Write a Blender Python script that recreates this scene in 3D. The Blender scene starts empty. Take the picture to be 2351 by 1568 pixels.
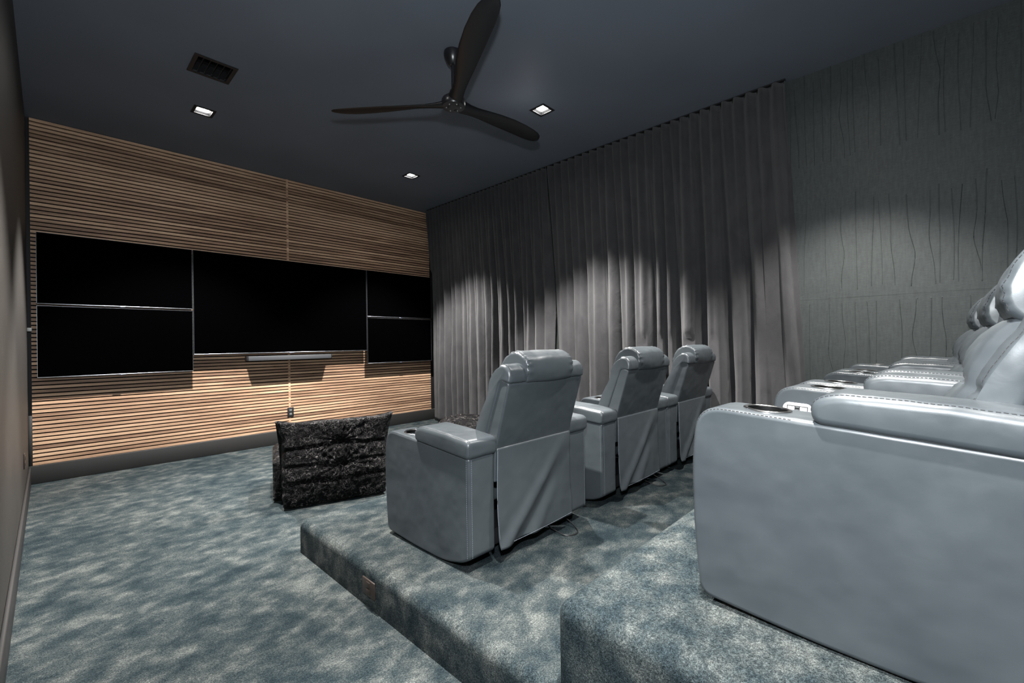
import bpy, bmesh, math, random
from mathutils import Vector, Matrix, noise as mnoise
random.seed(7)
PI = math.pi
scn = bpy.context.scene
COL = scn.collection

# ------------------------------------------------------------------ helpers
def finish(bm, sharp=50):
    bm.normal_update()
    lim = math.radians(sharp)
    for f in bm.faces: f.smooth = True
    for e in bm.edges:
        if len(e.link_faces) == 2:
            try:
                if e.calc_face_angle() > lim: e.smooth = False
            except ValueError: pass

def obj(name, bm, m, parent=None, sharp=50, recalc=True, wn=False):
    if recalc: bmesh.ops.recalc_face_normals(bm, faces=bm.faces[:])
    finish(bm, sharp)
    me = bpy.data.meshes.new(name); bm.to_mesh(me); bm.free()
    o = bpy.data.objects.new(name, me); COL.objects.link(o)
    me.materials.append(m)
    if parent is not None: o.parent = parent
    if wn: o.modifiers.new('weighted', 'WEIGHTED_NORMAL').keep_sharp = True
    return o

def thing(name, label, cat, loc=(0, 0, 0), rotz=0, group=None):
    o = bpy.data.objects.new(name, None); COL.objects.link(o)
    o.empty_display_size = .1
    o.location = loc; o.rotation_euler = (0, 0, rotz)
    return tag(o, label, cat, group)

def tag(o, label, cat, group=None):
    o['label'] = label; o['category'] = cat
    if group: o['group'] = group
    return o

def struct(name, bm, m, sharp=50, recalc=True):
    o = obj(name, bm, m, None, sharp, recalc); o['kind'] = 'structure'; return o

def dup(root, loc, rotz=None, label=None):
    r = root.copy(); COL.objects.link(r); r.location = loc
    if rotz is not None: r.rotation_euler = (0, 0, rotz)
    if label: r['label'] = label
    def rec(src, dst):
        for ch in list(src.children):
            c = ch.copy(); COL.objects.link(c); c.parent = dst
            rec(ch, c)
    rec(root, r)
    return r

def box(bm, x0, x1, y0, y1, z0, z1, bev=0, seg=3, M=None):
    r = bmesh.ops.create_cube(bm, size=1)
    vs = r['verts']
    for v in vs:
        v.co = Vector((x0 + (v.co.x + .5) * (x1 - x0), y0 + (v.co.y + .5) * (y1 - y0), z0 + (v.co.z + .5) * (z1 - z0)))
    if bev:
        es = list({e for v in vs for e in v.link_edges})
        rb = bmesh.ops.bevel(bm, geom=es, offset=bev, segments=seg, affect='EDGES', profile=.5)
        vs = list({v for f in rb['faces'] for v in f.verts} | {v for v in vs if v.is_valid})
    if M is not None: bmesh.ops.transform(bm, matrix=M, verts=vs)
    return vs

def bx(x0, x1, y0, y1, z0, z1, bev=0, seg=3):
    bm = bmesh.new(); box(bm, x0, x1, y0, y1, z0, z1, bev, seg); return bm

def quad(bm, pts):
    return bm.faces.new([bm.verts.new(p) for p in pts])

def lathe(bm, prof, cx=0, cy=0, n=32, M=None, caps=True):
    """prof: list of (r,z)"""
    rings = []
    for r, z in prof:
        ring = []
        for k in range(n):
            a = 2 * PI * k / n
            p = Vector((cx + r * math.cos(a), cy + r * math.sin(a), z))
            if M is not None: p = M @ p
            ring.append(bm.verts.new(p))
        rings.append(ring)
    for a, b in zip(rings, rings[1:]):
        for k in range(n):
            bm.faces.new((a[k], a[(k + 1) % n], b[(k + 1) % n], b[k]))
    if not caps: return rings
    if prof[0][0] > 1e-4: bm.faces.new(rings[0][::-1])
    if prof[-1][0] > 1e-4: bm.faces.new(rings[-1])
    return rings

def tube(bm, pts, r, n=6, closed=False):
    pts = [Vector(p) for p in pts]; rings = []
    N = len(pts)
    up = Vector((0, 0, 1))
    for i, p in enumerate(pts):
        a = pts[max(i - 1, 0)]; b = pts[min(i + 1, N - 1)]
        t = (b - a)
        if t.length < 1e-9: t = Vector((1, 0, 0))
        t.normalize()
        u = up.cross(t)
        if u.length < .05: u = Vector((1, 0, 0)).cross(t)
        u.normalize(); w = t.cross(u)
        rings.append([bm.verts.new(p + (u * math.cos(2 * PI * k / n) + w * math.sin(2 * PI * k / n)) * r) for k in range(n)])
    for a, b in zip(rings, rings[1:]):
        for k in range(n): bm.faces.new((a[k], a[(k + 1) % n], b[(k + 1) % n], b[k]))
    bm.faces.new(rings[0][::-1]); bm.faces.new(rings[-1])

def spline(pts, n=8):
    """catmull-rom through the points"""
    P = [Vector(p) for p in pts]; P = [2 * P[0] - P[1]] + P + [2 * P[-1] - P[-2]]
    out = []
    for i in range(1, len(P) - 2):
        for k in range(n):
            t = k / n
            a, b, c, d = P[i - 1], P[i], P[i + 1], P[i + 2]
            out.append(.5 * ((2 * b) + (c - a) * t + (2 * a - 5 * b + 4 * c - d) * t * t + (3 * b - a - 3 * c + d) * t ** 3))
    out.append(P[-2]); return out

def fillet(verts, seg=6):
    """closed polygon [(y,z,r)] -> rounded loop of 2D points"""
    out = []; n = len(verts)
    for i in range(n):
        p = Vector(verts[i][:2]); r = verts[i][2] if len(verts[i]) > 2 else 0
        if r <= 0: out.append(p); continue
        a = Vector(verts[i - 1][:2]) - p; b = Vector(verts[(i + 1) % n][:2]) - p
        r = min(r, a.length * .5, b.length * .5)
        s = p + a.normalized() * r; e = p + b.normalized() * r
        for k in range(seg + 1):
            t = k / seg
            out.append(s * (1 - t) ** 2 + p * 2 * t * (1 - t) + e * t * t)
    return [q for i, q in enumerate(out) if (q - out[i - 1]).length > .0012]

def resample(loop, step):
    out = []; n = len(loop)
    for i in range(n):
        a = loop[i]; b = loop[(i + 1) % n]; L = (b - a).length
        k = max(1, int(round(L / step)))
        for j in range(k): out.append(a.lerp(b, j / k))
    return out

def area2(loop):
    return sum(loop[i - 1].x * loop[i].y - loop[i].x * loop[i - 1].y for i in range(len(loop))) / 2

def norms(loop):
    s = 1 if area2(loop) > 0 else -1; out = []
    n = len(loop)
    for i in range(n):
        t = (loop[(i + 1) % n] - loop[i - 1])
        if t.length < 1e-9: t = Vector((1, 0))
        t.normalize(); out.append(Vector((t.y, -t.x)) * s)
    return out

def crosses(P):
    n = len(P)
    def side(a, b, c): return (b.x - a.x) * (c.y - a.y) - (b.y - a.y) * (c.x - a.x)
    for i in range(n):
        a, b = P[i], P[(i + 1) % n]
        for k in range(i + 2, n):
            if i == 0 and k == n - 1: continue
            c, d = P[k], P[(k + 1) % n]
            if side(a, b, c) * side(a, b, d) < 0 and side(c, d, a) * side(c, d, b) < 0: return True
    return False
def max_inset(loop, nr, lim):
    out = []
    for i, p in enumerate(loop):
        lo, hi = 0.0, lim
        for _ in range(9):
            d = (lo + hi) / 2; q = p - nr[i] * d; ok = True
            for k, w in enumerate(loop):
                if k != i and (w - q).length_squared < (d * .985) ** 2: ok = False; break
            if ok: lo = d
            else: hi = d
        out.append(lo * .97)
    n = len(out)
    for _ in range(6): out = [min(out[i], (out[i - 1] + out[i] + out[(i + 1) % n]) / 3) for i in range(n)]
    for _ in range(14):
        if not crosses([loop[i] - nr[i] * out[i] for i in range(n)]): break
        out = [o_ * .85 for o_ in out]
    return out
def sweep(loop, x0, x1, R=.02, seg=5, mid=1, field=None, dome=0.0):
    """extrude a (y,z) loop along x with rounded ends; field(x,y,z,ny,nz,i)->extra outward offset"""
    bm = bmesh.new(); nr = norms(loop); mi = max_inset(loop, nr, R)
    st = []
    for k in range(seg + 1):
        a = k / seg * PI / 2; st.append((x0 + R * (1 - math.sin(a)) if False else x0 + R * (1 - math.cos(PI / 2 - a)) if False else x0 + R * (1 - math.sin(a)) * 0 + R * (1 - math.cos(a)), R * (1 - math.sin(a))))
    # k=0 -> x0, inset R ; k=seg -> x0+R, inset 0
    left = st
    right = [(x0 + x1 - x, i) for x, i in st][::-1]
    inner = [(x0 + R + (x1 - x0 - 2 * R) * k / mid, 0) for k in range(1, mid)]
    rings = []
    for x, ins in left + inner + right:
        ring = []
        for i, p in enumerate(loop):
            q = p - nr[i] * (mi[i] * ins / R)
            if field:
                f = field(x, p.x, p.y, nr[i].x, nr[i].y)
                if ins > 0: f *= max(0, 1 - ins / R)
                q = q + nr[i] * f
            ring.append(bm.verts.new((x, q.x, q.y)))
        rings.append(ring)
    n = len(loop)
    for a, b in zip(rings, rings[1:]):
        for k in range(n): bm.faces.new((a[k], a[(k + 1) % n], b[(k + 1) % n], b[k]))
    for ring, sgn in ((rings[0], -1), (rings[-1], 1)):
        f = bm.faces.new(ring)
        if dome:
            pass
    return bm

def dashes(bm, pts, r=.0016, dash=.009, gap=.005):
    P = [Vector(p) for p in pts]; on = True; rem = dash; cur = [P[0]]
    for a, b in zip(P, P[1:]):
        d = b - a; L = d.length
        if L < 1e-9: continue
        u = d / L; pos = 0
        while pos < L:
            st = min(rem, L - pos); pos += st; rem -= st
            p = a + u * pos
            if on: cur.append(p)
            if rem <= 1e-7:
                if on and len(cur) >= 2: tube(bm, cur, r, 5)
                on = not on; rem = dash if on else gap
                cur = [p] if on else []
    if on and len(cur) >= 2 and (cur[-1] - cur[0]).length > .002: tube(bm, cur, r, 5)

# ------------------------------------------------------------------ materials
def mat(name, col=(.5, .5, .5), rough=.5, metal=0, spec=.5, emit=None, estr=0, sheen=0):
    m = bpy.data.materials.new(name); m.use_nodes = True
    b = m.node_tree.nodes['Principled BSDF']
    b.inputs['Base Color'].default_value = (*col, 1); b.inputs['Roughness'].default_value = rough
    b.inputs['Metallic'].default_value = metal; b.inputs['Specular IOR Level'].default_value = spec
    if sheen:
        b.inputs['Sheen Weight'].default_value = sheen; b.inputs['Sheen Roughness'].default_value = .4
    if emit:
        b.inputs['Emission Color'].default_value = (*emit, 1); b.inputs['Emission Strength'].default_value = estr
    return m
def N(m, t, **kw):
    n = m.node_tree.nodes.new(t)
    for k, v in kw.items():
        if k in n.inputs: n.inputs[k].default_value = v
        else: setattr(n, k, v)
    return n
def L(m, a, b): m.node_tree.links.new(a, b)
def bsdf(m): return m.node_tree.nodes['Principled BSDF']
def ramp(m, fac, stops):
    r = N(m, 'ShaderNodeValToRGB'); e = r.color_ramp.elements
    while len(e) < len(stops): e.new(.5)
    for k, (p, c) in enumerate(stops): e[k].position = p; e[k].color = (*c, 1)
    L(m, fac, r.inputs['Fac']); return r.outputs['Color']
def coords(m, kind='Object', scale=(1, 1, 1)):
    t = N(m, 'ShaderNodeTexCoord'); mp = N(m, 'ShaderNodeMapping'); mp.inputs['Scale'].default_value = scale
    L(m, t.outputs[kind], mp.inputs['Vector']); return mp.outputs['Vector']
def noise_tex(m, vec, scale, detail=2, rough=.5, dist=0):
    n = N(m, 'ShaderNodeTexNoise'); n.inputs['Scale'].default_value = scale; n.inputs['Detail'].default_value = detail
    n.inputs['Roughness'].default_value = rough; n.inputs['Distortion'].default_value = dist
    L(m, vec, n.inputs['Vector']); return n.outputs['Fac']
def bump(m, h, strength=.3, dist=.01, prev=None):
    b = N(m, 'ShaderNodeBump'); b.inputs['Strength'].default_value = strength; b.inputs['Distance'].default_value = dist
    L(m, h, b.inputs['Height'])
    if prev is not None: L(m, prev, b.inputs['Normal'])
    return b.outputs['Normal']
def mixc(m, a, b, fac, mode='MIX'):
    n = N(m, 'ShaderNodeMix', data_type='RGBA', blend_type=mode)
    for s, v in ((n.inputs[6], a), (n.inputs[7], b)):
        if isinstance(v, tuple): s.default_value = (*v, 1)
        else: L(m, v, s)
    if isinstance(fac, (int, float)): n.inputs[0].default_value = fac
    else: L(m, fac, n.inputs[0])
    return n.outputs[2]
def math_n(m, op, a, b=None):
    n = N(m, 'ShaderNodeMath', operation=op)
    for s, v in zip(n.inputs, (a, b)):
        if v is None: continue
        if isinstance(v, (int, float)): s.default_value = v
        else: L(m, v, s)
    return n.outputs[0]

def leather_mat():
    m = mat('grey_leather', (.15, .165, .18), .41, spec=.5)
    v = coords(m)
    big = noise_tex(m, v, 5, 2, .5); fine = noise_tex(m, v, 420, 2, .6); mid = noise_tex(m, v, 24, 3, .5, .6)
    L(m, ramp(m, big, [(.35, (.044, .052, .058)), (.65, (.051, .060, .066))]), bsdf(m).inputs['Base Color'])
    n1 = bump(m, big, .25, .05); n2 = bump(m, mid, .03, .01, n1); n3 = bump(m, fine, .03, .002, n2)
    L(m, n3, bsdf(m).inputs['Normal'])
    L(m, ramp(m, mid, [(.3, (.34,) * 3), (.7, (.42,) * 3)]), bsdf(m).inputs['Roughness'])
    return m
def carpet_mat():
    m = mat('teal_grey_carpet', (.1, .12, .13), .95, spec=.05)
    v = coords(m, 'Object', (1, 1, 1))
    w = N(m, 'ShaderNodeMapping'); w.inputs['Rotation'].default_value = (0, 0, -.35); w.inputs['Scale'].default_value = (3.0, 3.7, 3.2)
    L(m, v, w.inputs['Vector'])
    a = noise_tex(m, w.outputs['Vector'], 2.5, 7, .64, .12)
    b = noise_tex(m, v, 1.3, 3, .5, .3)
    c = noise_tex(m, v, 330, 2, .7); c2 = noise_tex(m, v, 130, 3, .7)
    s = math_n(m, 'ADD', math_n(m, 'MULTIPLY', a, .70), math_n(m, 'MULTIPLY', b, .30))
    base = ramp(m, s, [(.36, (.013, .020, .0235)), (.45, (.024, .033, .036)), (.53, (.044, .0525, .0525)), (.64, (.098, .105, .099))])
    sp = ramp(m, math_n(m, 'ADD', math_n(m, 'MULTIPLY', c, .55), math_n(m, 'MULTIPLY', c2, .45)), [(.34, (.12, .15, .17)), (.5, (.80, .80, .80)), (.66, (2.3, 2.25, 2.2))])
    L(m, mixc(m, mixc(m, base, sp, 1.0, 'MULTIPLY'), (.88, .89, .91), 1.0, 'MULTIPLY'), bsdf(m).inputs['Base Color'])
    n1 = bump(m, c2, .35, .006); n2 = bump(m, c, .6, .004, n1)
    L(m, n2, bsdf(m).inputs['Normal'])
    return m
def wood_mat():
    m = mat('oak_slats', (.4, .25, .15), .5, spec=.3)
    t = N(m, 'ShaderNodeTexCoord'); sx = N(m, 'ShaderNodeSeparateXYZ'); L(m, t.outputs['Object'], sx.inputs[0])
    row = math_n(m, 'FLOOR', math_n(m, 'DIVIDE', sx.outputs['Z'], .0389))
    wn = N(m, 'ShaderNodeTexWhiteNoise', noise_dimensions='1D'); L(m, row, wn.inputs['W'])
    cx = N(m, 'ShaderNodeCombineXYZ')
    L(m, math_n(m, 'ADD', math_n(m, 'MULTIPLY', sx.outputs['X'], 1.1), math_n(m, 'MULTIPLY', wn.outputs['Value'], 40)), cx.inputs['X'])
    L(m, math_n(m, 'MULTIPLY', sx.outputs['Z'], 30), cx.inputs['Z']); L(m, math_n(m, 'MULTIPLY', row, 3.7), cx.inputs['Y'])
    a = noise_tex(m, cx.outputs['Vector'], 1.1, 3, .6, .5)
    v2 = coords(m, 'Object', (3, 3, 160)); g = noise_tex(m, v2, 2.2, 4, .6, 1.0)
    base = ramp(m, math_n(m, 'ADD', math_n(m, 'MULTIPLY', a, .75), math_n(m, 'MULTIPLY', wn.outputs['Value'], .22)),
                [(.32, (.21, .125, .082)), (.45, (.37, .228, .145)), (.58, (.54, .352, .228)), (.70, (.64, .43, .285))])
    gr = ramp(m, g, [(.35, (.80, .79, .78)), (.65, (1.08, 1.08, 1.08))])
    L(m, mixc(m, base, gr, 1, 'MULTIPLY'), bsdf(m).inputs['Base Color'])
    L(m, bump(m, g, .1, .002), bsdf(m).inputs['Normal'])
    return m
def velvet_mat():
    m = mat('grey_velvet', (.12, .115, .12), .9, spec=.08, sheen=.13)
    v = coords(m, 'Object', (1, 1, .6))
    a = noise_tex(m, v, 9, 4, .6, .5); b = noise_tex(m, v, 60, 3, .6)
    L(m, ramp(m, a, [(.32, (.022, .0215, .0235)), (.55, (.030, .029, .031)), (.75, (.037, .0355, .0375))]), bsdf(m).inputs['Base Color'])
    bsdf(m).inputs['Sheen Roughness'].default_value = .75
    n1 = bump(m, a, .25, .02); L(m, bump(m, b, .12, .004, n1), bsdf(m).inputs['Normal'])
    return m
def plush_mat():
    m = mat('black_crinkled_velvet', (.012, .011, .012), .35, spec=.12, sheen=.0)
    v = coords(m)
    a = noise_tex(m, v, 30, 4, .65, 2.2); b = noise_tex(m, v, 95, 3, .6, 1.2)
    w2 = N(m, 'ShaderNodeMapping'); w2.inputs['Scale'].default_value = (1, 1, 1); L(m, v, w2.inputs['Vector'])
    cr = noise_tex(m, w2.outputs['Vector'], 30, 2, .5, .5); rg = math_n(m, 'ABSOLUTE', math_n(m, 'SUBTRACT', cr, .5))
    big = noise_tex(m, v, 9, 2, .5)
    glint_line = ramp(m, rg, [(.0, (1, 1, 1)), (.012, (.5, .5, .5)), (.030, (0, 0, 0))])  # wrinkle highlights put into the colour as thin pale lines
    gate = ramp(m, big, [(.40, (.1, .1, .1)), (.56, (1, 1, 1))])
    msk = mixc(m, glint_line, gate, 1, 'MULTIPLY')
    L(m, mixc(m, (.0022, .0021, .0026), (.14, .13, .128), msk), bsdf(m).inputs['Base Color'])
    n1 = bump(m, a, 1.0, .03); L(m, bump(m, b, .7, .01, n1), bsdf(m).inputs['Normal'])
    return m
def paper_mat(name, c1, c2):
    m = mat(name, c1, .55, spec=.35)
    v = coords(m, 'Object', (1, 1, .18)); a = noise_tex(m, v, 60, 3, .6); b = noise_tex(m, coords(m), 1.1, 3, .5)
    v3 = coords(m, 'Object', (14, 14, 90)); c = noise_tex(m, v3, 2.5, 3, .7)
    L(m, mixc(m, ramp(m, b, [(.3, c1), (.7, c2)]), ramp(m, math_n(m, 'ADD', math_n(m, 'MULTIPLY', a, .5), math_n(m, 'MULTIPLY', c, .5)), [(.35, (.70,) * 3), (.65, (1.25,) * 3)]), 1, 'MULTIPLY'), bsdf(m).inputs['Base Color'])
    L(m, bump(m, c, .25, .004), bsdf(m).inputs['Normal'])
    return m
def paint_mat(name, c, rough=.6):
    m = mat(name, c, rough, spec=.3)
    a = noise_tex(m, coords(m), 1.2, 2, .5); L(m, ramp(m, a, [(.3, tuple(x * .93 for x in c)), (.7, tuple(x * 1.07 for x in c))]), bsdf(m).inputs['Base Color'])
    L(m, bump(m, noise_tex(m, coords(m), 160, 2, .5), .04, .002), bsdf(m).inputs['Normal'])
    return m
def brushed_mat(name, c, rough=.3):
    m = mat(name, c, rough, metal=1)
    a = noise_tex(m, coords(m, 'Object', (4, 90, 90)), 4, 2, .5)
    L(m, ramp(m, a, [(.3, (rough * .85,) * 3), (.7, (rough * 1.2,) * 3)]), bsdf(m).inputs['Roughness'])
    return m

M_leather = leather_mat(); M_carpet = carpet_mat(); M_wood = wood_mat(); M_velvet = velvet_mat(); M_plush = plush_mat()
M_ceil = paint_mat('navy_charcoal_paint', (.105, .120, .145), .55)
M_black = paint_mat('black_paint', (.008, .008, .009), .6)
M_base = paint_mat('charcoal_trim_paint', (.024, .0235, .0235), .5)
M_paperR = paper_mat('grey_green_wall_covering', (.030, .036, .036), (.037, .043, .041))
M_paperL = paper_mat('warm_tinted_wall_covering', (.030, .027, .024), (.040, .036, .032))  # same covering as the right wall, warm light tinted into its colour
M_felt = paint_mat('black_felt', (.004, .004, .005), .9)
M_fan = mat('satin_black_wood', (.006, .006, .007), .38, spec=.4)
M_fanm = mat('satin_black_metal', (.010, .010, .012), .3, spec=.6)
M_screw = brushed_mat('steel_screw', (.8, .8, .8), .3)
M_screen = mat('screen_glass', (.0004, .0004, .0005), .6, spec=.0)
M_bezel = brushed_mat('silver_bezel', (.42, .44, .48), .3)
M_dkbez = mat('dark_metal_edge', (.10, .105, .115), .35, metal=.6)
M_tvback = mat('tv_plastic', (.01, .01, .011), .5)
M_chrome = brushed_mat('polished_steel', (.82, .82, .82), .18)
M_plate = mat('satin_silver', (.62, .63, .63), .35, metal=.2)
M_cup = mat('cup_dark', (.004, .004, .004), .5, spec=.2)
M_sb = mat('grey_aluminium', (.05, .053, .058), .6, spec=.25)
M_plastic = mat('black_plastic', (.012, .012, .013), .4)
M_brown = mat('dark_brown_plastic', (.035, .024, .019), .45)
M_seam = mat('seam_thread', (.018, .019, .021), .8)
M_seaml = mat('pale_thread', (.20, .23, .27), .7)
M_led = mat('led_blue', (.1, .1, .4), .4, emit=(.25, .3, 1), estr=2)
M_lens = mat('lamp_lens', (1, 1, 1), .4, emit=(1, .97, .93), estr=185)
M_cream = mat('white_plastic', (.75, .76, .76), .35)
M_grey = mat('grey_plastic', (.12, .13, .13), .4)

# ------------------------------------------------------------------ dimensions
XL, XR, XR2, YF, YB, ZC = -.144, 4.50, 4.68, 6.35, -1.9, 3.555
P1X, P1Y, P1Z = 1.084, 2.94, .20
P2Y, P2Z = .875, .496

# ------------------------------------------------------------------ room
struct('floor', bx(XL - .2, XR2 + .2, YB - .2, YF + .2, -.15, 0), M_carpet)
lights_xy = [(1.04, 5.04), (3.375, 5.06), (3.33, 2.74), (1.10, 2.74), (3.36, .46), (.88, .44)]
LH = .082
vent = (.789, 1.083, 4.067, 4.366)
holes = [(x - LH, x + LH, y - LH, y + LH) for x, y in lights_xy] + [(vent[0] + .012, vent[1] - .012, vent[2] + .012, vent[3] - .012)]
bm = bmesh.new()
xs = sorted({XL - .2, XR2 + .2, *[h[0] for h in holes], *[h[1] for h in holes]})
ys = sorted({YB - .2, YF + .2, *[h[2] for h in holes], *[h[3] for h in holes]})
for i in range(len(xs) - 1):
    for j in range(len(ys) - 1):
        cx, cy = (xs[i] + xs[i + 1]) / 2, (ys[j] + ys[j + 1]) / 2
        if any(h[0] < cx < h[1] and h[2] < cy < h[3] for h in holes): continue
        quad(bm, [(xs[i], ys[j], ZC), (xs[i], ys[j + 1], ZC), (xs[i + 1], ys[j + 1], ZC), (xs[i + 1], ys[j], ZC)])
bmesh.ops.remove_doubles(bm, verts=bm.verts[:], dist=1e-5)
r = bmesh.ops.extrude_face_region(bm, geom=bm.faces[:])
for v in [g for g in r['geom'] if isinstance(g, bmesh.types.BMVert)]: v.co.z += .14
struct('ceiling', bm, M_ceil)

struct('wall_front', bx(XL - .2, XR2 + .2, YF, YF + .15, 0, ZC), M_black)
struct('wall_back', bx(XL - .2, XR2 + .2, YB - .15, YB, 0, ZC), M_paperR)
struct('wall_left', bx(XL - .15, XL, YB, YF, 0, ZC), M_paperL)
# right wall: textured section, then a shallow recess behind the curtain
bm = bmesh.new()
prof = [(XR, YB), (XR, 1.02), (XR2, 1.02), (XR2, YF), (XR2 + .15, YF), (XR2 + .15, YB)]
lo = [bm.verts.new((x, y, 0)) for x, y in prof]; hi = [bm.verts.new((x, y, ZC)) for x, y in prof]
for k in range(len(prof)): bm.faces.new((lo[k], lo[(k + 1) % 6], hi[(k + 1) % 6], hi[k]))
bm.faces.new(hi); bm.faces.new(lo[::-1])
def drip(bm, y, z0, z1, x=XR):
    n = 26; ph = random.uniform(0, 6); amp = random.uniform(.002, .012); dr = random.uniform(-.04, .04)
    sgn = random.choice((-1, 1)); pts = []
    kink = random.uniform(.3, .75); ka = random.uniform(-.045, .045) if random.random() < .45 else 0
    for k in range(n + 1):
        t = k / n; z = z0 + (z1 - z0) * t
        yy = y + amp * math.sin(ph + 3.1 * t) + dr * t * .6 + ka * .7 * math.exp(-((t - kink) / .2) ** 2)
        pts.append((x, yy, z))
    tube(bm, pts, random.uniform(.0022, .0036), 6)
def drip_band(z0, z1, dots=False, jit=.05):
    y = -1.85
    while y < .98:
        drip(bm, y, z0 + random.uniform(-jit, jit) * (0 if dots else 1), z1 + random.uniform(-jit, jit) * (1 if dots else .3))
        if dots:
            lathe(bm, [(.001, -.0015), (.0045, .0), (.001, .0015)], n=8, M=Matrix.Translation((XR, y, z0 + .004)) @ Matrix.Rotation(PI / 2, 4, 'Y'))
        y += random.choice((.045, .06, .075, .1, .14))
drip_band(3.5, 2.78, jit=.06); drip_band(2.42, 1.70, jit=.06); drip_band(1.585, .86, dots=True, jit=.05)
# fine butt joints of the covering, as shallow ridges
for (y0, y1, z0, z1) in ((-1.85, .98, 1.629, 1.6305), (.39, .393, .6, 3.5), (-.21, -.207, 1.63, 3.5), (-.21, -.207, .6, 1.5)):
    box(bm, XR - .0008, XR + .01, y0, y1, z0, z1)
struct('wall_right', bm, M_paperR, recalc=False)

struct('baseboard_front', bx(XL + .0, XR2, YF - .052, YF, 0, .175, .004, 2), M_base)
struct('baseboard_left', bx(XL, XL + .017, YB, YF - .052, 0, .165, .006, 2), M_base)
struct('trim_1', bx(XL, XL + .028, YF - .035, YF, .175, .66, .002, 1), M_base)      # grey strip at the foot of the left corner

# carpeted risers
def riser(x0, x1, y0, y1, z1, R, rear=True):
    bm = bmesh.new()
    vs = box(bm, x0, x1, y0, y1, 0, z1)
    es = [e for e in bm.edges if not all(abs(v.co.z) < 1e-6 for v in e.verts) and (rear or not all(abs(v.co.y - y0) < 1e-6 for v in e.verts))]
    bmesh.ops.bevel(bm, geom=es, offset=R, segments=8, affect='EDGES', profile=.5)
    return bm
o = obj('carpeted_riser', riser(P1X, XR - .004, P2Y + .001, P1Y, P1Z, .045, False), M_carpet)
tag(o, 'low teal-grey carpeted riser under the front row of recliners', 'platform')
o = obj('carpeted_riser', riser(P1X, XR - .005, YB + .02, P2Y, P2Z, .05), M_carpet)
tag(o, 'higher teal-grey carpeted riser under the back row of recliners', 'platform')

# ------------------------------------------------------------------ slat panels
PITCH = .0389
def slat_panel(x0, x1, label):
    t = thing('slat_panel', label, 'wall panel', ((x0 + x1) / 2, YF - .001, .176), 0, 'wooden slat panels on the screen wall')
    h = (x1 - x0) / 2
    obj('backing', bx(-h, h, -.006, 0, 0, ZC - .177), M_felt, t)
    bm = bmesh.new(); z = .002
    while z < ZC - .176 - .0262 - .001:
        box(bm, -h, h, -.029, -.006, z, z + .0262); z += PITCH
    obj('slats', bm, M_wood, t)
    return t
pl = slat_panel(-.117, 2.232, 'wooden slat wall panel left of the vertical joint, behind the left screens')
pr = slat_panel(2.258, 4.56, 'wooden slat wall panel right of the vertical joint, beside the curtain')
j = obj('joint_strip', bx(-.013, .013, -.028, 0, 0, ZC - .177), M_wood)
j.location = (2.245, YF - .001, .176)
tag(j, 'narrow upright wooden strip joining the two slat panels', 'strip')

# ------------------------------------------------------------------ screens
def tv(x0, x1, z0, z1, yf, label, wall=YF - .03):
    w = (x1 - x0) / 2; h = z1 - z0
    t = thing('television', label, 'television', ((x0 + x1) / 2, yf, z0), 0, 'black screens on the slat wall')
    obj('casing', bx(-w + .004, w - .004, .009, .055, .004, h - .004, .004, 2), M_tvback, t)
    obj('wall_mount', bx(-w * .35, w * .35, .055, wall - yf, h * .3, h * .7), M_tvback, t)
    obj('screen', bx(-w + .004, w - .004, (.0), .010, .009, h - .003), M_screen, t)
    bm = bmesh.new()
    box(bm, -w, w, -.002, .014, 0, .009, .002, 2)
    obj('lower_bezel', bm, M_bezel, t)['label'] = 'silver lower edge'
    bm = bmesh.new(); box(bm, -w, -w + .003, -.001, .02, .009, h); box(bm, w - .003, w, -.001, .02, .009, h); box(bm, -w, w, .001, .02, h - .003, h)
    obj('frame', bm, M_dkbez, t)
    obj('logo_bar', bx(-.03, .03, -.004, .006, -.006, .005, .001, 1), M_bezel, t)
    l = obj('status_light', bx(-.012, -.008, -.005, -.003, -.002, .002), M_led, t)
    l['label'] = 'small blue status light'
    return t
YT = 6.22
tv(-.079, 1.155, 1.738, 2.430, YT, 'left upper black television, above another at the left end')
tv(-.079, 1.155, 1.024, 1.722, YT, 'left lower black television, bottom one at the left end')
tv(1.163, 3.327, 1.212, 2.431, YT, 'largest black television in the centre above the soundbar')
tv(3.337, 4.515, 1.726, 2.432, YT, 'right upper black television next to the curtain')
tv(3.337, 4.510, 1.014, 1.712, YT, 'right lower black television next to the curtain')

t = thing('soundbar', 'slim grey metal soundbar under the centre television', 'speaker', (2.234, 6.17, 1.118))
obj('grille', bx(-.520, .520, 0, .045, 0, .058, .004, 2), M_sb, t)
c = obj('end_cap', bx(-.535, -.520, .0, .06, -.002, .060, .003, 2), M_plastic, t)
obj('end_cap', bx(.520, .530, .0, .06, -.002, .060, .003, 2), M_plastic, t)
obj('housing', bx(-.53, .53, .045, .12, .0, .058, .003, 2), M_plastic, t)
obj('wall_bracket', bx(-.3, .3, .12, .151, .01, .05), M_plastic, t)

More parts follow.
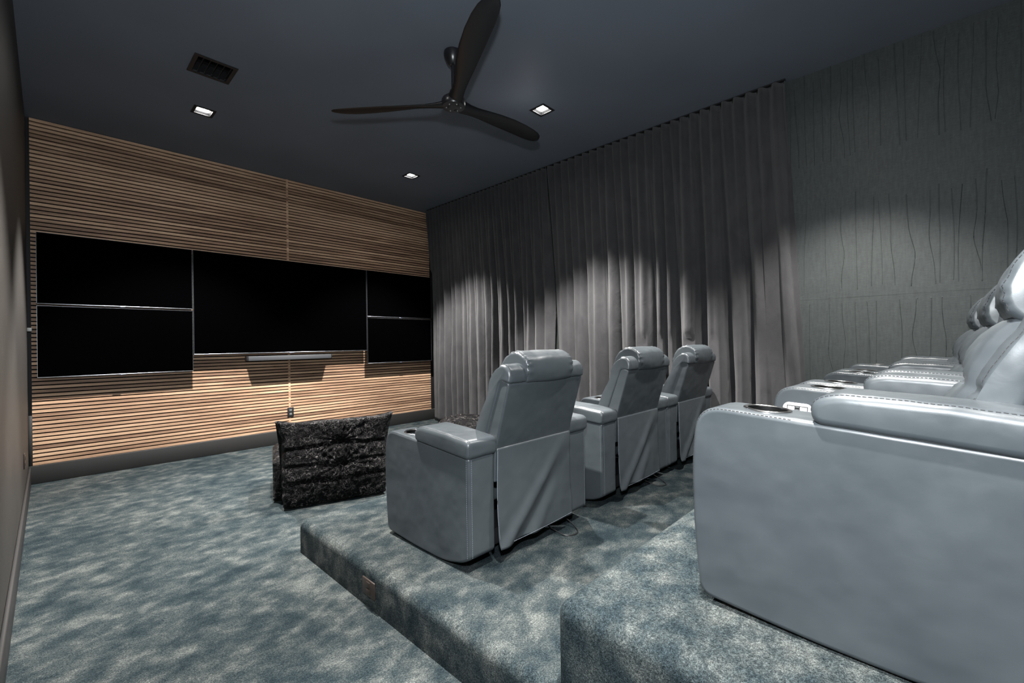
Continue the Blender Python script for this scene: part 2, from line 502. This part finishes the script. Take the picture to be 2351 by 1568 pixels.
def wall_plate(name, label, cat, loc, rot, w, h, m, kind):
    t = thing(name, label, cat, loc, rot)
    obj('plate', bx(-w / 2, w / 2, -.008, 0, -h / 2, h / 2, .003, 2), m, t)
    if kind == 'duplex':
        for s in (-1, 1):
            obj('socket', bx(-.017, .017, -.0105, -.008, s * h * .2 - .014, s * h * .2 + .014, .002, 2), M_grey if m is M_plastic else m, t)
    else:
        obj('rocker', bx(-.017, .017, -.0105, -.008, -.033, .033, .002, 2), M_plastic, t)
    return t
wall_plate('power_outlet', 'black double power outlet on the slat wall joint strip', 'outlet', (2.252, YF - .030, .405), 0, .078, .128, M_plastic, 'duplex')
wall_plate('power_outlet', 'dark brown power outlet set in the side of the low carpeted riser', 'outlet', (P1X, 2.034, .103), -PI / 2, .118, .082, M_brown, 'duplex')
wall_plate('power_outlet', 'dark outlet plate low on the left wall', 'outlet', (XL, 5.17, .43), PI / 2, .075, .12, M_brown, 'duplex')
o = obj('wall_bracket', bx(-.016, .016, -.03, .03, -.018, .018, .003, 2), M_grey)
o.location = (XL + .016, 6.27, 1.49); tag(o, 'tiny grey bracket on the dark left corner beside the screens', 'bracket')

# ------------------------------------------------------------------ ceiling fixtures
def downlight(x, y, label):
    t = thing('downlight', label, 'ceiling light', (x, y, ZC), 0, 'square recessed ceiling lights')
    bm = bmesh.new()
    o_, i_ = .088, .064
    for (a, b, c, d) in ((-o_, o_, -o_, -i_), (-o_, o_, i_, o_), (-o_, -i_, -i_, i_), (i_, o_, -i_, i_)): box(bm, a, b, c, d, -.004, .004)
    obj('trim_frame', bm, M_black, t)
    bm = bmesh.new()
    q = [(-1, -1), (1, -1), (1, 1), (-1, 1)]
    a = [bm.verts.new((sx * i_, sy * i_, 0)) for sx, sy in q]; b = [bm.verts.new((sx * .046, sy * .046, .020)) for sx, sy in q]
    for k in range(4): bm.faces.new((a[k], b[k], b[(k + 1) % 4], a[(k + 1) % 4]))
    obj('baffle', bm, M_black, t)
    obj('lens', bx(-.047, .047, -.047, .047, .019, .026), M_lens, t)
    li = bpy.data.lights.new('downlight_beam', 'SPOT'); li.energy = E_SPOT if y > 2 else (620 if x > 2 else 1120); li.color = (1, .97, .93)
    li.spot_size = math.radians(SPOT_A); li.spot_blend = SPOT_B; li.shadow_soft_size = .035
    lo = bpy.data.objects.new('downlight_beam', li); COL.objects.link(lo); lo.parent = t; lo.location = (0, 0, -.012); lo.rotation_euler = (-.30 if y < 2 and x < 2 else 0, 0, 0)
E_SPOT, SPOT_A, SPOT_B = 1300, 88, .45
for (x, y), lb in zip(lights_xy, [
        'square recessed ceiling light in front of the vent, leftmost of those in view',
        'square recessed ceiling light nearest the screen wall beside the curtain',
        'brightest square recessed ceiling light, right of the fan blade tip',
        'square recessed ceiling light above the left aisle end of the low riser',
        'square recessed ceiling light over the back row near the curtain end',
        'square recessed ceiling light above the aisle end of the high riser']):
    downlight(x, y, lb)

t = thing('air_vent', 'black square air vent with five slots in the ceiling', 'vent', ((vent[0] + vent[1]) / 2, (vent[2] + vent[3]) / 2, ZC))
hw, hy = (vent[1] - vent[0]) / 2, (vent[3] - vent[2]) / 2
bm = bmesh.new(); bw = .028
for (a, b, c, d) in ((-hw, hw, -hy, -hy + bw), (-hw, hw, hy - bw, hy), (-hw, -hw + bw, -hy + bw, hy - bw), (hw - bw, hw, -hy + bw, hy - bw)): box(bm, a, b, c, d, -.006, .0)
obj('frame', bm, M_plastic, t)
for k in range(6):
    x = -hw + bw + (2 * hw - 2 * bw) * k / 5
    bm = bmesh.new(); box(bm, -.002, .002, -hy + bw, hy - bw, -.022, .022, M=Matrix.Translation((x, 0, .024)) @ Matrix.Rotation(.5, 4, 'Y'))
    obj('louvre', bm, M_plastic, t)
for k in range(5):  # added pale L strips stand in for the light glints in the slots
    x = -hw + bw + (2 * hw - 2 * bw) * (k + .62) / 5
    bm = bmesh.new(); box(bm, x - .022, x + .006, hy - bw - .008, hy - bw - .004, -.003, .0); box(bm, x + .004, x + .007, hy - bw - .04, hy - bw - .004, -.003, .0)
    obj('slot_glint', bm, M_sb, t)
bm = bmesh.new(); box(bm, -hw + .014, hw - .014, -hy + .014, hy - .014, .085, .09)
for (a, b, c, d) in ((-hw + .014, hw - .014, -hy + .014, -hy + .018), (-hw + .014, hw - .014, hy - .018, hy - .014), (-hw + .014, -hw + .018, -hy + .018, hy - .018), (hw - .018, hw - .014, -hy + .018, hy - .018)): box(bm, a, b, c, d, .001, .085)
obj('duct', bm, M_felt, t)

# ceiling fan
FX, FY, FZ = 2.178, 2.675, 3.145
t = thing('ceiling_fan', 'black three-blade propeller ceiling fan on a short rod', 'fan', (FX, FY, ZC))
dz = FZ - ZC
bm = bmesh.new(); lathe(bm, [(.058, 0), (.068, -.004), (.070, -.02), (.066, -.045), (.052, -.075), (.034, -.098), (.022, -.108)]); obj('canopy', bm, M_fanm, t)
bm = bmesh.new(); lathe(bm, [(.014, -.09), (.014, dz + .09)], n=16); obj('downrod', bm, M_fanm, t)
bm = bmesh.new(); lathe(bm, [(.018, dz + .12), (.026, dz + .11), (.034, dz + .085), (.062, dz + .06), (.085, dz + .045), (.092, dz + .03), (.092, dz - .005), (.086, dz - .018), (.070, dz - .020)]); hub = obj('motor_hub', bm, M_fanm, t)
for k in range(6):
    a = k * PI / 3 + .3
    bm = bmesh.new(); lathe(bm, [(.0052, dz - .0195), (.0052, dz - .0235), (.003, dz - .025)], FXo := .055 * math.cos(a), .055 * math.sin(a), 10)
    obj('screw', bm, M_screw, hub)
def blade_bm():
    bm = bmesh.new(); rings = []
    #     r    width lead  twist  z     thick
    S = [(.03, .120, .00, 22, .000, .060), (.09, .112, .00, 22, .000, .052), (.15, .098, .00, 22, .003, .040), (.22, .096, .002, 21, .008, .030),
         (.32, .112, .006, 18, .017, .022), (.45, .138, .012, 15, .026, .018), (.60, .156, .014, 12.5, .036, .015), (.75, .160, .010, 11, .044, .013), (.87, .152, .002, 10, .049, .012),
         (.95, .132, -.006, 10, .053, .011), (1.0, .102, -.014, 10, .056, .010), (1.03, .062, -.02, 10, .058, .008), (1.042, .02, -.024, 10, .059, .005)]
    n = 20
    for r, w, ld, tw, z, th in S:
        c, s = math.cos(math.radians(-tw)), math.sin(math.radians(-tw)); ring = []
        for k in range(n):
            a = 2 * PI * k / n; y = w / 2 * math.cos(a); h = th / 2 * math.sin(a) + .004 * math.cos(a) ** 2
            ring.append(bm.verts.new((r, -ld + y * c - h * s, z + dz + .012 + y * s + h * c)))
        rings.append(ring)
    for a, b in zip(rings, rings[1:]):
        for k in range(n): bm.faces.new((a[k], a[(k + 1) % n], b[(k + 1) % n], b[k]))
    bm.faces.new(rings[0][::-1]); bm.faces.new(rings[-1]); return bm
for ang in (0.5, 121, 243):
    b = obj('blade', blade_bm(), M_fan, t, sharp=70); b.rotation_euler = (0, 0, math.radians(ang))

# ------------------------------------------------------------------ curtains
def curtain(y0, y1, nf, seed, label, end_flare, zb=.008):
    """y0 = near end, y1 = far end; top pleats tight, lower folds broad with narrow deep valleys"""
    rnd = random.Random(seed)
    NY = int((y1 - y0) / .0055); NZ = 54
    # irregular fold boundaries
    cuts = [0]
    while cuts[-1] < 1: cuts.append(cuts[-1] + rnd.uniform(.6, 1.5) / nf)
    cuts = [c / cuts[-1] for c in cuts]; amps = [rnd.uniform(.6, 1.12) for _ in cuts]; sk = [rnd.uniform(-.35, .35) for _ in cuts]; vw = [rnd.choice((.02, .04, .10, .16)) for _ in cuts]
    nt = nf * 2
    bm = bmesh.new(); grid = []
    for j in range(NZ + 1):
        t = (j / NZ); z = (ZC - .012) * (1 - t) + zb * t
        wb = min(1, max(0, (t - .05) / .75)) ** .8            # 0 at top -> 1 low down
        row = []
        for i in range(NY + 1):
            s = i / NY
            sd = s + .010 * (mnoise.noise(Vector((s * 9, z * .55, seed))) ) * wb
            sd = min(max(sd, 0), .99999)
            k = 0
            while cuts[k + 1] <= sd: k += 1
            u = (sd - cuts[k]) / (cuts[k + 1] - cuts[k])
            uu = u + sk[k] * u * (1 - u) * .8
            lobe = min(1, max(0, (math.sin(PI * min(1, max(0, (uu - vw[k]) / (1 - 2 * vw[k])))))) ** .55 * 1.05)
            low = -lobe * .17 * amps[k] + .11
            top = .030 * math.sin(2 * PI * nt * s + 1.3 * math.sin(7 * s + seed)) + .008 * mnoise.noise(Vector((s * 60, 0, seed)))
            wr = .012 * mnoise.noise(Vector((s * (y1 - y0) * 7, z * 1.6, seed + 5))) * wb + .006 * mnoise.noise(Vector((s * (y1 - y0) * 22, z * 5, seed + 9))) * wb * (1.0 + 1.2 * max(0, .6 - z))
            base = 4.435 + .085 * min(1, t * 2.2)
            x = base + top * (1 - wb) ** .7 + low * wb + wr
            y = y0 + (y1 - y0) * s
            if y < 1.16: x = x - .075 * min(1, (1.16 - y) / .1) * wb ** .5; x = min(x, 4.487)
            y += -end_flare * (wb ** 1.2) * (1 - s) ** 6                  # near end hangs outwards
            x = max(4.40, min(4.66, x))
            if y < .888: z = max(z, .502)
            if 1.5 < y < 2.5 and z < 1.35: x = max(4.500, x)
            if y > 6.05 and z < 2.5: x = max(4.525, x)
            row.append(bm.verts.new((x, y, z)))
        grid.append(row)
    for a, b in zip(grid, grid[1:]):
        for i in range(NY): bm.faces.new((a[i], a[i + 1], b[i + 1], b[i]))
    o = obj('velvet_curtain', bm, M_velvet, None, 80)
    s = o.modifiers.new('thickness', 'SOLIDIFY'); s.thickness = .006; s.offset = 0
    return tag(o, label, 'curtain', 'floor-length velvet curtains')
curtain(.925, 3.56, 13, 3, 'floor-length grey velvet curtain nearer the back row and textured wall', .11, .206)
curtain(3.58, 6.19, 16, 11, 'floor-length grey velvet curtain running up to the slat wall', 0)
o = obj('curtain_track', bx(4.42, 4.45, .92, 6.19, ZC - .012, ZC), M_plastic); tag(o, 'slim black curtain track along the ceiling edge', 'curtain track')

# ------------------------------------------------------------------ recliner
XA, AW = .31, .172          # inner face of an arm, arm width
YR_ = 0.0
def arm_loop():
    return resample(fillet([(0, .075, .020), (.06, .040, .05), (.2, .006, .1), (.45, .004, .1), (.735, .020, .04), (.752, .20, .2), (.757, .44, .1), (.737, .606, .085), (.40, .585, .05), (0, .556, .020)], 8), .03)
def pad_loop():
    return resample(fillet([(-.012, .545, .034), (-.014, .632, .036), (.20, .652, .1), (.380, .660, .05), (.436, .640, .04), (.434, .582, .030)], 8), .02)
def seam(loop, x, x0, x1, Rr, pred, field=None, lift=.0004):
    d = min(x - x0, x1 - x); ins = 0
    if d < Rr: ca = 1 - d / Rr; ins = Rr * (1 - math.sqrt(max(0, 1 - ca * ca)))
    nr = norms(loop); n = len(loop); ok = [pred(loop[i].x, loop[i].y, nr[i].x, nr[i].y) for i in range(n)]
    mi = max_inset(loop, nr, Rr)
    st = next(i for i in range(n) if ok[i] and not ok[i - 1]); out = []
    for k in range(n):
        i = (st + k) % n
        if not ok[i]: break
        f = field(x, loop[i].x, loop[i].y, nr[i].x, nr[i].y) if field else 0
        if ins > 0: f *= max(0, 1 - ins / Rr)
        q = loop[i] + nr[i] * (f - ins * mi[i] / Rr + lift); out.append((x, q.x, q.y))
    return out
def top_z(y): return .556 + (.606 - .556) * y / .737
def make_recliner():
    t = thing('recliner', '', 'recliner')
    for s in (-1, 1):
        x0, x1 = (XA, XA + AW) if s > 0 else (-XA - AW, -XA)
        a = obj('armrest', sweep(arm_loop(), x0, x1, .016, 5, 8), M_leather, t, 40)
        xc = (x0 + x1) / 2; yc = .562
        # bored recess for the cup
        cut = bmesh.new(); lathe(cut, [(.053, .50), (.053, .70)], xc, yc, 32)
        co = obj('cutter', cut, M_cup); md = a.modifiers.new('b', 'BOOLEAN'); md.object = co; md.operation = 'DIFFERENCE'; md.solver = 'EXACT'
        dg = bpy.context.evaluated_depsgraph_get(); me = bpy.data.meshes.new_from_object(a.evaluated_get(dg))
        a.modifiers.clear(); a.data = me; bpy.data.objects.remove(co)
        bq = bmesh.new(); bq.from_mesh(me); finish(bq, 40); bq.to_mesh(me); bq.free()
        a.modifiers.new('weighted', 'WEIGHTED_NORMAL').keep_sharp = True
        # cushion on top of the arm
        outer = -.010 if s < 0 else -.016; 
        px0, px1 = x0 - (.012 if s < 0 else .014), x1 + (.014 if s < 0 else .012)
        pf = lambda x, y, z, ny, nz: .006 * max(0, nz) + .0018 * mnoise.noise(Vector((x * 14, y * 26, z * 26)))
        pl_ = pad_loop(); al_ = arm_loop()
        pad = obj('arm_pad', sweep(pl_, px0, px1, .024, 7, 6, field=pf), M_leather, a, 70)
        for xx in (px0 + .012, px1 - .012):
            bm = bmesh.new(); dashes(bm, seam(pl_, xx, px0, px1, .024, lambda y, z, ny, nz: nz > -.2 and (y < .3 or z > .605), pf), .0010, .007, .004); obj('stitching', bm, M_seam, a)
        for xx in (x0 + .004, x1 - .004):
            bm = bmesh.new(); dashes(bm, seam(al_, xx, x0, x1, .016, lambda y, z, ny, nz: (y > .70 and z > .30) or (z > .54 and y > .47)), .0010, .007, .004); obj('stitching', bm, M_seam, a)
        bm = bmesh.new()
        xo = x0 if s < 0 else x1
        dashes(bm, [(xo + (.018 if s < 0 else -.018), -.0008, .545), (xo + (.018 if s < 0 else -.018), -.0008, .08)], .0008, .006, .004)
        sm = obj('stitching', bm, M_seaml, a); sm['label'] = 'pale corner stitching'; bm = bmesh.new()
        dashes(bm, [(xo, .016, .545), (xo, .016, .075)], .0008, .006, .004)
        sm = obj('stitching', bm, M_seaml, a); sm['label'] = 'pale corner stitching'
        zc = top_z(yc) + .0015
        Mx = Matrix.Translation((xc, yc, zc)) @ Matrix.Rotation(math.atan(.05 / .737), 4, 'X')
        bm = bmesh.new(); lathe(bm, [(.0535, -.004), (.0515, .003), (.054, .005), (.061, .005), (.0635, .003), (.0635, -.002)], M=Mx, caps=False)
        cp = obj('cup_holder', bm, M_chrome, a); cp['label'] = 'shiny steel cup holder rim'
        bm = bmesh.new(); lathe(bm, [(.0523, .002), (.0515, -.066), (.046, -.070), (0.0001, -.070)], M=Mx, caps=False); obj('cup', bm, M_cup, a)
        if s > 0:      # control plate on the face towards the seat
            cz, cy = .510, .655
            Rm = Matrix.Translation((x0 - .001, cy, cz)) @ Matrix.Rotation(.06, 4, 'X')
            bm = bmesh.new(); n = 14; lp = []
            for k in range(n + 1): a_ = -PI / 2 + PI * k / n; lp.append((.030 + .024 * math.cos(a_), .024 * math.sin(a_)))
            for k in range(n + 1): a_ = PI / 2 + PI * k / n; lp.append((-.030 + .024 * math.cos(a_), .024 * math.sin(a_)))
            f0 = [bm.verts.new(Rm @ Vector((.002, p[0], p[1]))) for p in lp]; f1 = [bm.verts.new(Rm @ Vector((-.004, p[0] * .985, p[1] * .96))) for p in lp]
            for k in range(len(lp)): bm.faces.new((f0[k], f0[(k + 1) % len(lp)], f1[(k + 1) % len(lp)], f1[k]))
            bm.faces.new(f1); bm.faces.new(f0[::-1])
            cpn = obj('control_panel', bm, M_plate, a); cpn['label'] = 'rounded silver control plate'
            bm = bmesh.new(); box(bm, -.0052, -.003, -.038, .038, -.0115, .0115, M=Rm)
            # black surround, two pale keys and a port share the plate
            kf = obj('key_surround', bm, M_plastic, a)
            for (ya, yb) in ((-.0355, -.0095), (.0095, .0355)):
                bm = bmesh.new(); box(bm, -.0068, -.004, ya, yb, -.0085, .0085, .0015, 2, M=Rm); obj('key', bm, M_cream, a)
            bm = bmesh.new(); box(bm, -.0064, -.004, -.0065, .0065, -.008, -.003, M=Rm); box(bm, -.0064, -.004, -.0065, .0065, .004, .009, M=Rm); obj('port', bm, M_grey, a)
    # seat, foot rest, frame, feet
    obj('seat', sweep(resample(fillet([(.10, .26, .03), (.10, .46, .05), (.45, .455, .08), (.735, .445, .07), (.745, .26, .03)], 6), .03), -XA + .004, XA - .004, .03, 5, 8), M_leather, t, 60)
    obj('footrest', sweep(resample(fillet([(.69, .05, .02), (.69, .25, .02), (.735, .255, .02), (.742, .05, .02)], 5), .03), -XA + .006, XA - .006, .012, 4, 4), M_leather, t, 60)
    obj('base_frame', bx(-XA - .12, XA + .12, .10, .66, .035, .12), M_plastic, t)
    for sx in (-1, 1):
        for y in (.14, .62):
            bm = bmesh.new(); lathe(bm, [(.018, .0), (.02, .006), (.014, .04)], sx * .40, y, 14); obj('foot', bm, M_plastic, t)
    # back: rear shell
    shell = obj('backrest', sweep(resample(fillet([(.004, .40, .01), (-.004, .565, .02), (-.106, .905, .02), (-.030, .925, .02), (.110, .565, .05), (.115, .40, .01)], 5), .03), -XA + .002, XA - .002, .012, 4, 6), M_leather, t, 60, wn=True)
    # wings + front cushion
    def cush(x, y, z, ny, nz):
        f = 0.0
        front = max(0, ny)
        if front > .2:
            ax = abs(x)
            f -= .018 * math.exp(-((ax - .195) / .011) ** 2) * front                       # bolster seam
            if ax < .195:
                hb = math.cos(ax / .195 * PI / 2) ** .55
                vb = max(0, math.sin(PI * (z - .40) / .275)) ** .5 if z < .675 else max(0, math.sin(PI * (z - .675) / .175)) ** .5 if z < .85 else 0
                f += .046 * hb * vb * front
                f -= .026 * math.exp(-((x / .035) ** 2 + ((z - .675) / .03) ** 2))         # tuft
                for dx in (-.10, .10): f -= .016 * math.exp(-(((x - dx) / .03) ** 2 + ((z - .50) / .03) ** 2))
                dg = min(abs((z - .50) - 1.0 * abs(abs(x) - .10)), abs((z - .50) + 1.1 * abs(abs(x) - .10)))
                if z < .66: f -= .011 * math.exp(-(dg / .010) ** 2)
                f += .0035 * math.sin(math.atan2(z - .675, x) * 13) * math.exp(-((x / .12) ** 2 + ((z - .675) / .10) ** 2))
            else:
                f += -.014 + .010 * math.sin(min(1, max(0, (ax - .195) / .10)) * PI) - .012 * math.exp(-((z - .675) / .014) ** 2)
        f += .003 * mnoise.noise(Vector((x * 9, y * 14, z * 14))) + .0016 * mnoise.noise(Vector((x * 30, y * 45, z * 45)))
        return f
    lp = resample(fillet([(-.112, .900, .018), (-.118, .955, .05), (-.085, .995, .05), (-.02, .995, .05), (.045, .925, .05), (.058, .845, .03), (.085, .80, .04), (.150, .68, .08), (.195, .52, .06), (.205, .40, .04), (.09, .40, .04), (.078, .56, .03), (-.052, .905, .020)], 7), .012)
    clp = lp
    obj('back_cushion', sweep(lp, -XA - .004, XA + .004, .024, 7, 46, field=cush), M_leather, t, 75)
    # head pillow
    def pil(x, y, z, ny, nz):
        e = max(0, 1 - (.19 - abs(x)) / .05)
        f = .004 * math.cos(x / .19 * PI / 2) + .004 * e * math.sin((y * 1.3 + z) * 170) * (1 if nz > -.5 else 0)
        return f + .0025 * mnoise.noise(Vector((x * 10, y * 16, z * 16)))
    lp = resample(fillet([(-.113, .898, .02), (-.132, .955, .05), (-.125, 1.02, .06), (-.055, 1.062, .07), (.025, 1.045, .06), (.088, .96, .06), (.090, .875, .045), (.045, .822, .03), (-.03, .89, .02)], 7), .012)
    hp = obj('head_pillow', sweep(lp, -.195, .195, .024, 7, 34, field=pil), M_leather, t, 75)
    for xx in (-.187, .187):
        bm = bmesh.new(); dashes(bm, seam(lp, xx, -.195, .195, .024, lambda y, z, ny, nz: nz > -.55 and (ny > -.2 or z > .9), pil), .0012, .008, .005); obj('stitching', bm, M_seam, hp)
    for xx in (-XA + .012, XA - .012):
        bm = bmesh.new(); dashes(bm, seam(clp, xx, -XA - .004, XA + .004, .024, lambda y, z, ny, nz: z > .43 and (z > .935 or y > .115 - .366 * (z - .56)), cush), .0012, .008, .005); obj('stitching', bm, M_seam, t)
    # hanging rear skirt
    bm = bmesh.new(); NX, NZ = 60, 46; g = []
    for j in range(NZ + 1):
        v = j / NZ; row = []
        for i in range(NX + 1):
            u = i / NX; x = (-XA + .008) + (2 * XA - .016) * u; z = .572 - (.572 - .075) * v
            x += -.018 * v * (1 - u) ** 3 * math.sin(v * PI * .9) + .004 * math.sin(v * 9) * (1 if u > .95 else 0)
            y = -.008 - .016 * math.sin(v * PI * .55) * (.3 + .7 * (1 - u))
            d = (u - .12) * .62 + (v - .9) * .55
            y -= .020 * math.exp(-((d - .02) / .05) ** 2) * min(1, v * 2.2) - .014 * math.exp(-((d - .16) / .06) ** 2) * min(1, v * 2)
            y -= .012 * math.exp(-((u * .8 + v * .5 - .86) / .06) ** 2) * v
            y -= .008 * mnoise.noise(Vector((x * 5, z * 4, 2))) * v + .004 * mnoise.noise(Vector((x * 16, z * 9, 4))) * v
            row.append(bm.verts.new((x, y, z)))
        g.append(row)
    for a, b in zip(g, g[1:]):
        for i in range(NX): bm.faces.new((a[i], a[i + 1], b[i + 1], b[i]))
    sk = obj('rear_skirt', bm, M_leather, t, 80)
    md = sk.modifiers.new('thickness', 'SOLIDIFY'); md.thickness = .005; md.offset = 0
    bm = bmesh.new(); tube(bm, spline([(-XA + .01, -.012, .56), (-XA - .002, -.018, .40), (-XA - .006, -.024, .25), (-XA + .008, -.026, .085)], 6), .0011, 5)
    tube(bm, [(-XA + .01, -.030, .088), (-.1, -.040, .092), (.1, -.034, .09), (XA - .01, -.022, .088)], .0007, 5)
    e = obj('hem_piping', bm, M_seaml, sk); e['label'] = 'pale hem edge'
    # cord trailing under the back
    bm = bmesh.new(); tube(bm, spline([(.15, .16, .06), (.16, .05, .03), (.17, -.06, .006), (.23, -.10, .005), (.29, -.06, .005), (.31, .02, .03), (.30, .11, .07)], 8), .0035, 6)
    obj('power_cord', bm, M_plastic, t)
    return t
rec = make_recliner()
fx = [1.362 + .482, 2.520 + .482, 3.513 + .482]
rx = [1.389 + .482, 2.475 + .482, 3.515 + .482]
rec['group'] = 'grey leather recliners'
rec['label'] = 'grey leather recliner on the low riser nearest the left aisle, seen from behind'
rec.location = (fx[0], 1.60, P1Z)
dup(rec, (fx[1], 1.60, P1Z), label='middle grey leather recliner of the front row on the low riser')
dup(rec, (fx[2], 1.60, P1Z), label='grey leather recliner of the front row standing against the curtain')
dup(rec, (1.838, -.215, P2Z), math.radians(-2.5), label='large foreground grey leather recliner at the aisle end of the high riser')
dup(rec, (rx[1], -.235, P2Z + .0), label='middle grey leather recliner of the back row on the high riser')
dup(rec, (rx[2], -.235, P2Z + .0), label='farthest back-row grey leather recliner, next to the textured wall')

# ------------------------------------------------------------------ black crinkled floor seats
def make_seat():
    t = thing('floor_seat', '', 'floor seat', group='black crinkled velvet floor seats')
    W = .395
    def crinkle(x, y, z, amp):
        p = Vector((x * 11, y * 11, z * 11))
        n = mnoise.noise(p + Vector((0, 0, 0)) + .6 * Vector((mnoise.noise(p * .7), mnoise.noise(p * .7 + Vector((9, 0, 0))), 0)))
        n2 = mnoise.noise(Vector((x * 34, y * 34, z * 34)))
        return amp * ((1 - abs(n) * 2.2) * .8 + n2 * .5)
    seams = (.485, .35, .215)
    def back(x, y, z, ny, nz):
        f = crinkle(x, y, z, .008)
        if ny < -.3:
            k = -ny
            for q, s in enumerate(seams): f -= .020 * k * math.exp(-((z - s + .03 * math.exp(-(x / .12) ** 2) * (1 if q == 1 else -.6 if q == 0 else .3)) / .011) ** 2)
            f += .022 * k * math.sin(min(1, max(0, (z - .02) / .67)) * PI)
            for (tx, tz) in ((.02, .515), (.03, .33)):
                d = math.hypot(x - tx, (z - tz) * 1.1); f -= .045 * k * math.exp(-(d / .045) ** 2)
                a = math.atan2(z - tz, x - tx); f += .008 * k * math.exp(-(d / .22) ** 2) * math.sin(a * 19 + 2 * mnoise.noise(Vector((a * 2, d * 8, 0)))) * min(1, d / .04)
            if z < .3: f -= .010 * k * math.exp(-((x - .03) / .02) ** 2)
        # pointed ears at the top corners
        ear = max(0, (z - .58) / .1) * max(0, (abs(x) - .32) / .10) ** 2
        f += .035 * ear
        return f
    lp = resample(fillet([(.03, .012, .03), (.0, .20, .1), (.005, .45, .1), (.0, .60, .05), (-.02, .69, .03), (.07, .685, .05), (.20, .52, .08), (.28, .36, .05), (.30, .012, .03)], 7), .011)
    bb = sweep(lp, -W, W, .045, 8, 90, field=back)
    for v in bb.verts:
        k = max(0, (v.co.z - .50) / .19); e = max(0, (abs(v.co.x) - .28) / .12)
        v.co.x += math.copysign(.055 * k ** 2 * e, v.co.x); v.co.z += .035 * k ** 2 * e ** 2; v.co.y -= .02 * k * e
        v.co.x += math.copysign(.012 * math.cos(max(0, v.co.z) * 30) * (1 if abs(v.co.x) > .375 else 0), v.co.x)
    bk = obj('backrest', bb, M_plush, t, 80)
    def seat(x, y, z, ny, nz):
        f = crinkle(x, y, z, .008)
        for s in (.45, .62, .79): f -= .022 * max(0, nz) * math.exp(-((y - s) / .012) ** 2)
        if ny > .3: f -= .02 * math.exp(-((z - .2) / .015) ** 2)
        return f
    lp = resample(fillet([(.285, .012, .02), (.285, .34, .03), (.50, .385, .1), (.80, .40, .1), (.95, .345, .09), (.965, .18, .1), (.88, .012, .06)], 7), .013)
    obj('seat', sweep(lp, -W - .075, W + .06, .06, 8, 80, field=seat), M_plush, t, 80)
    return t
fs = make_seat(); fs.location = (1.631, 3.563, 0); fs.rotation_euler = (0, 0, math.radians(-18))
fs['label'] = 'black crinkled velvet floor seat with its back to the low riser, facing the screens'
dup(fs, (4.25, 4.02, 0), PI / 2, 'black crinkled velvet floor seat by the curtain, mostly hidden behind a recliner')

# ------------------------------------------------------------------ light
w = bpy.data.worlds.new('World'); scn.world = w; w.use_nodes = True
w.node_tree.nodes['Background'].inputs[0].default_value = (.5, .6, .7, 1); w.node_tree.nodes['Background'].inputs[1].default_value = .0
fl = bpy.data.lights.new('camera_flash', 'POINT'); fl.energy = 265; fl.color = (.90, .96, 1); fl.shadow_soft_size = .05  # photographer's flash beside the camera, position worked out from the fan's shadow
fo = bpy.data.objects.new('camera_flash', fl); COL.objects.link(fo); fo.location = (.08, .08, 1.80)

# ------------------------------------------------------------------ camera
cam = bpy.data.cameras.new('Camera'); cam.sensor_width = 36; cam.lens = 36 * 1018 / 2351; cam.clip_start = .02
co = bpy.data.objects.new('Camera', cam); COL.objects.link(co)
Rr = ((.69148348, -.00780535, .72235011), (-.72225215, .01222477, .6915218), (-.01422814, -.99989481, .0028158))
mx = Matrix([[Rr[i][0], -Rr[i][1], -Rr[i][2], 0] for i in range(3)] + [[0, 0, 0, 1]])
co.matrix_world = Matrix.Translation((0, 0, 1.30)) @ mx
scn.camera = co
scn.view_settings.view_transform = 'Standard'; scn.view_settings.look = 'None'; scn.view_settings.gamma = 1; scn.view_settings.use_curve_mapping = False
scn.view_settings.exposure = .15
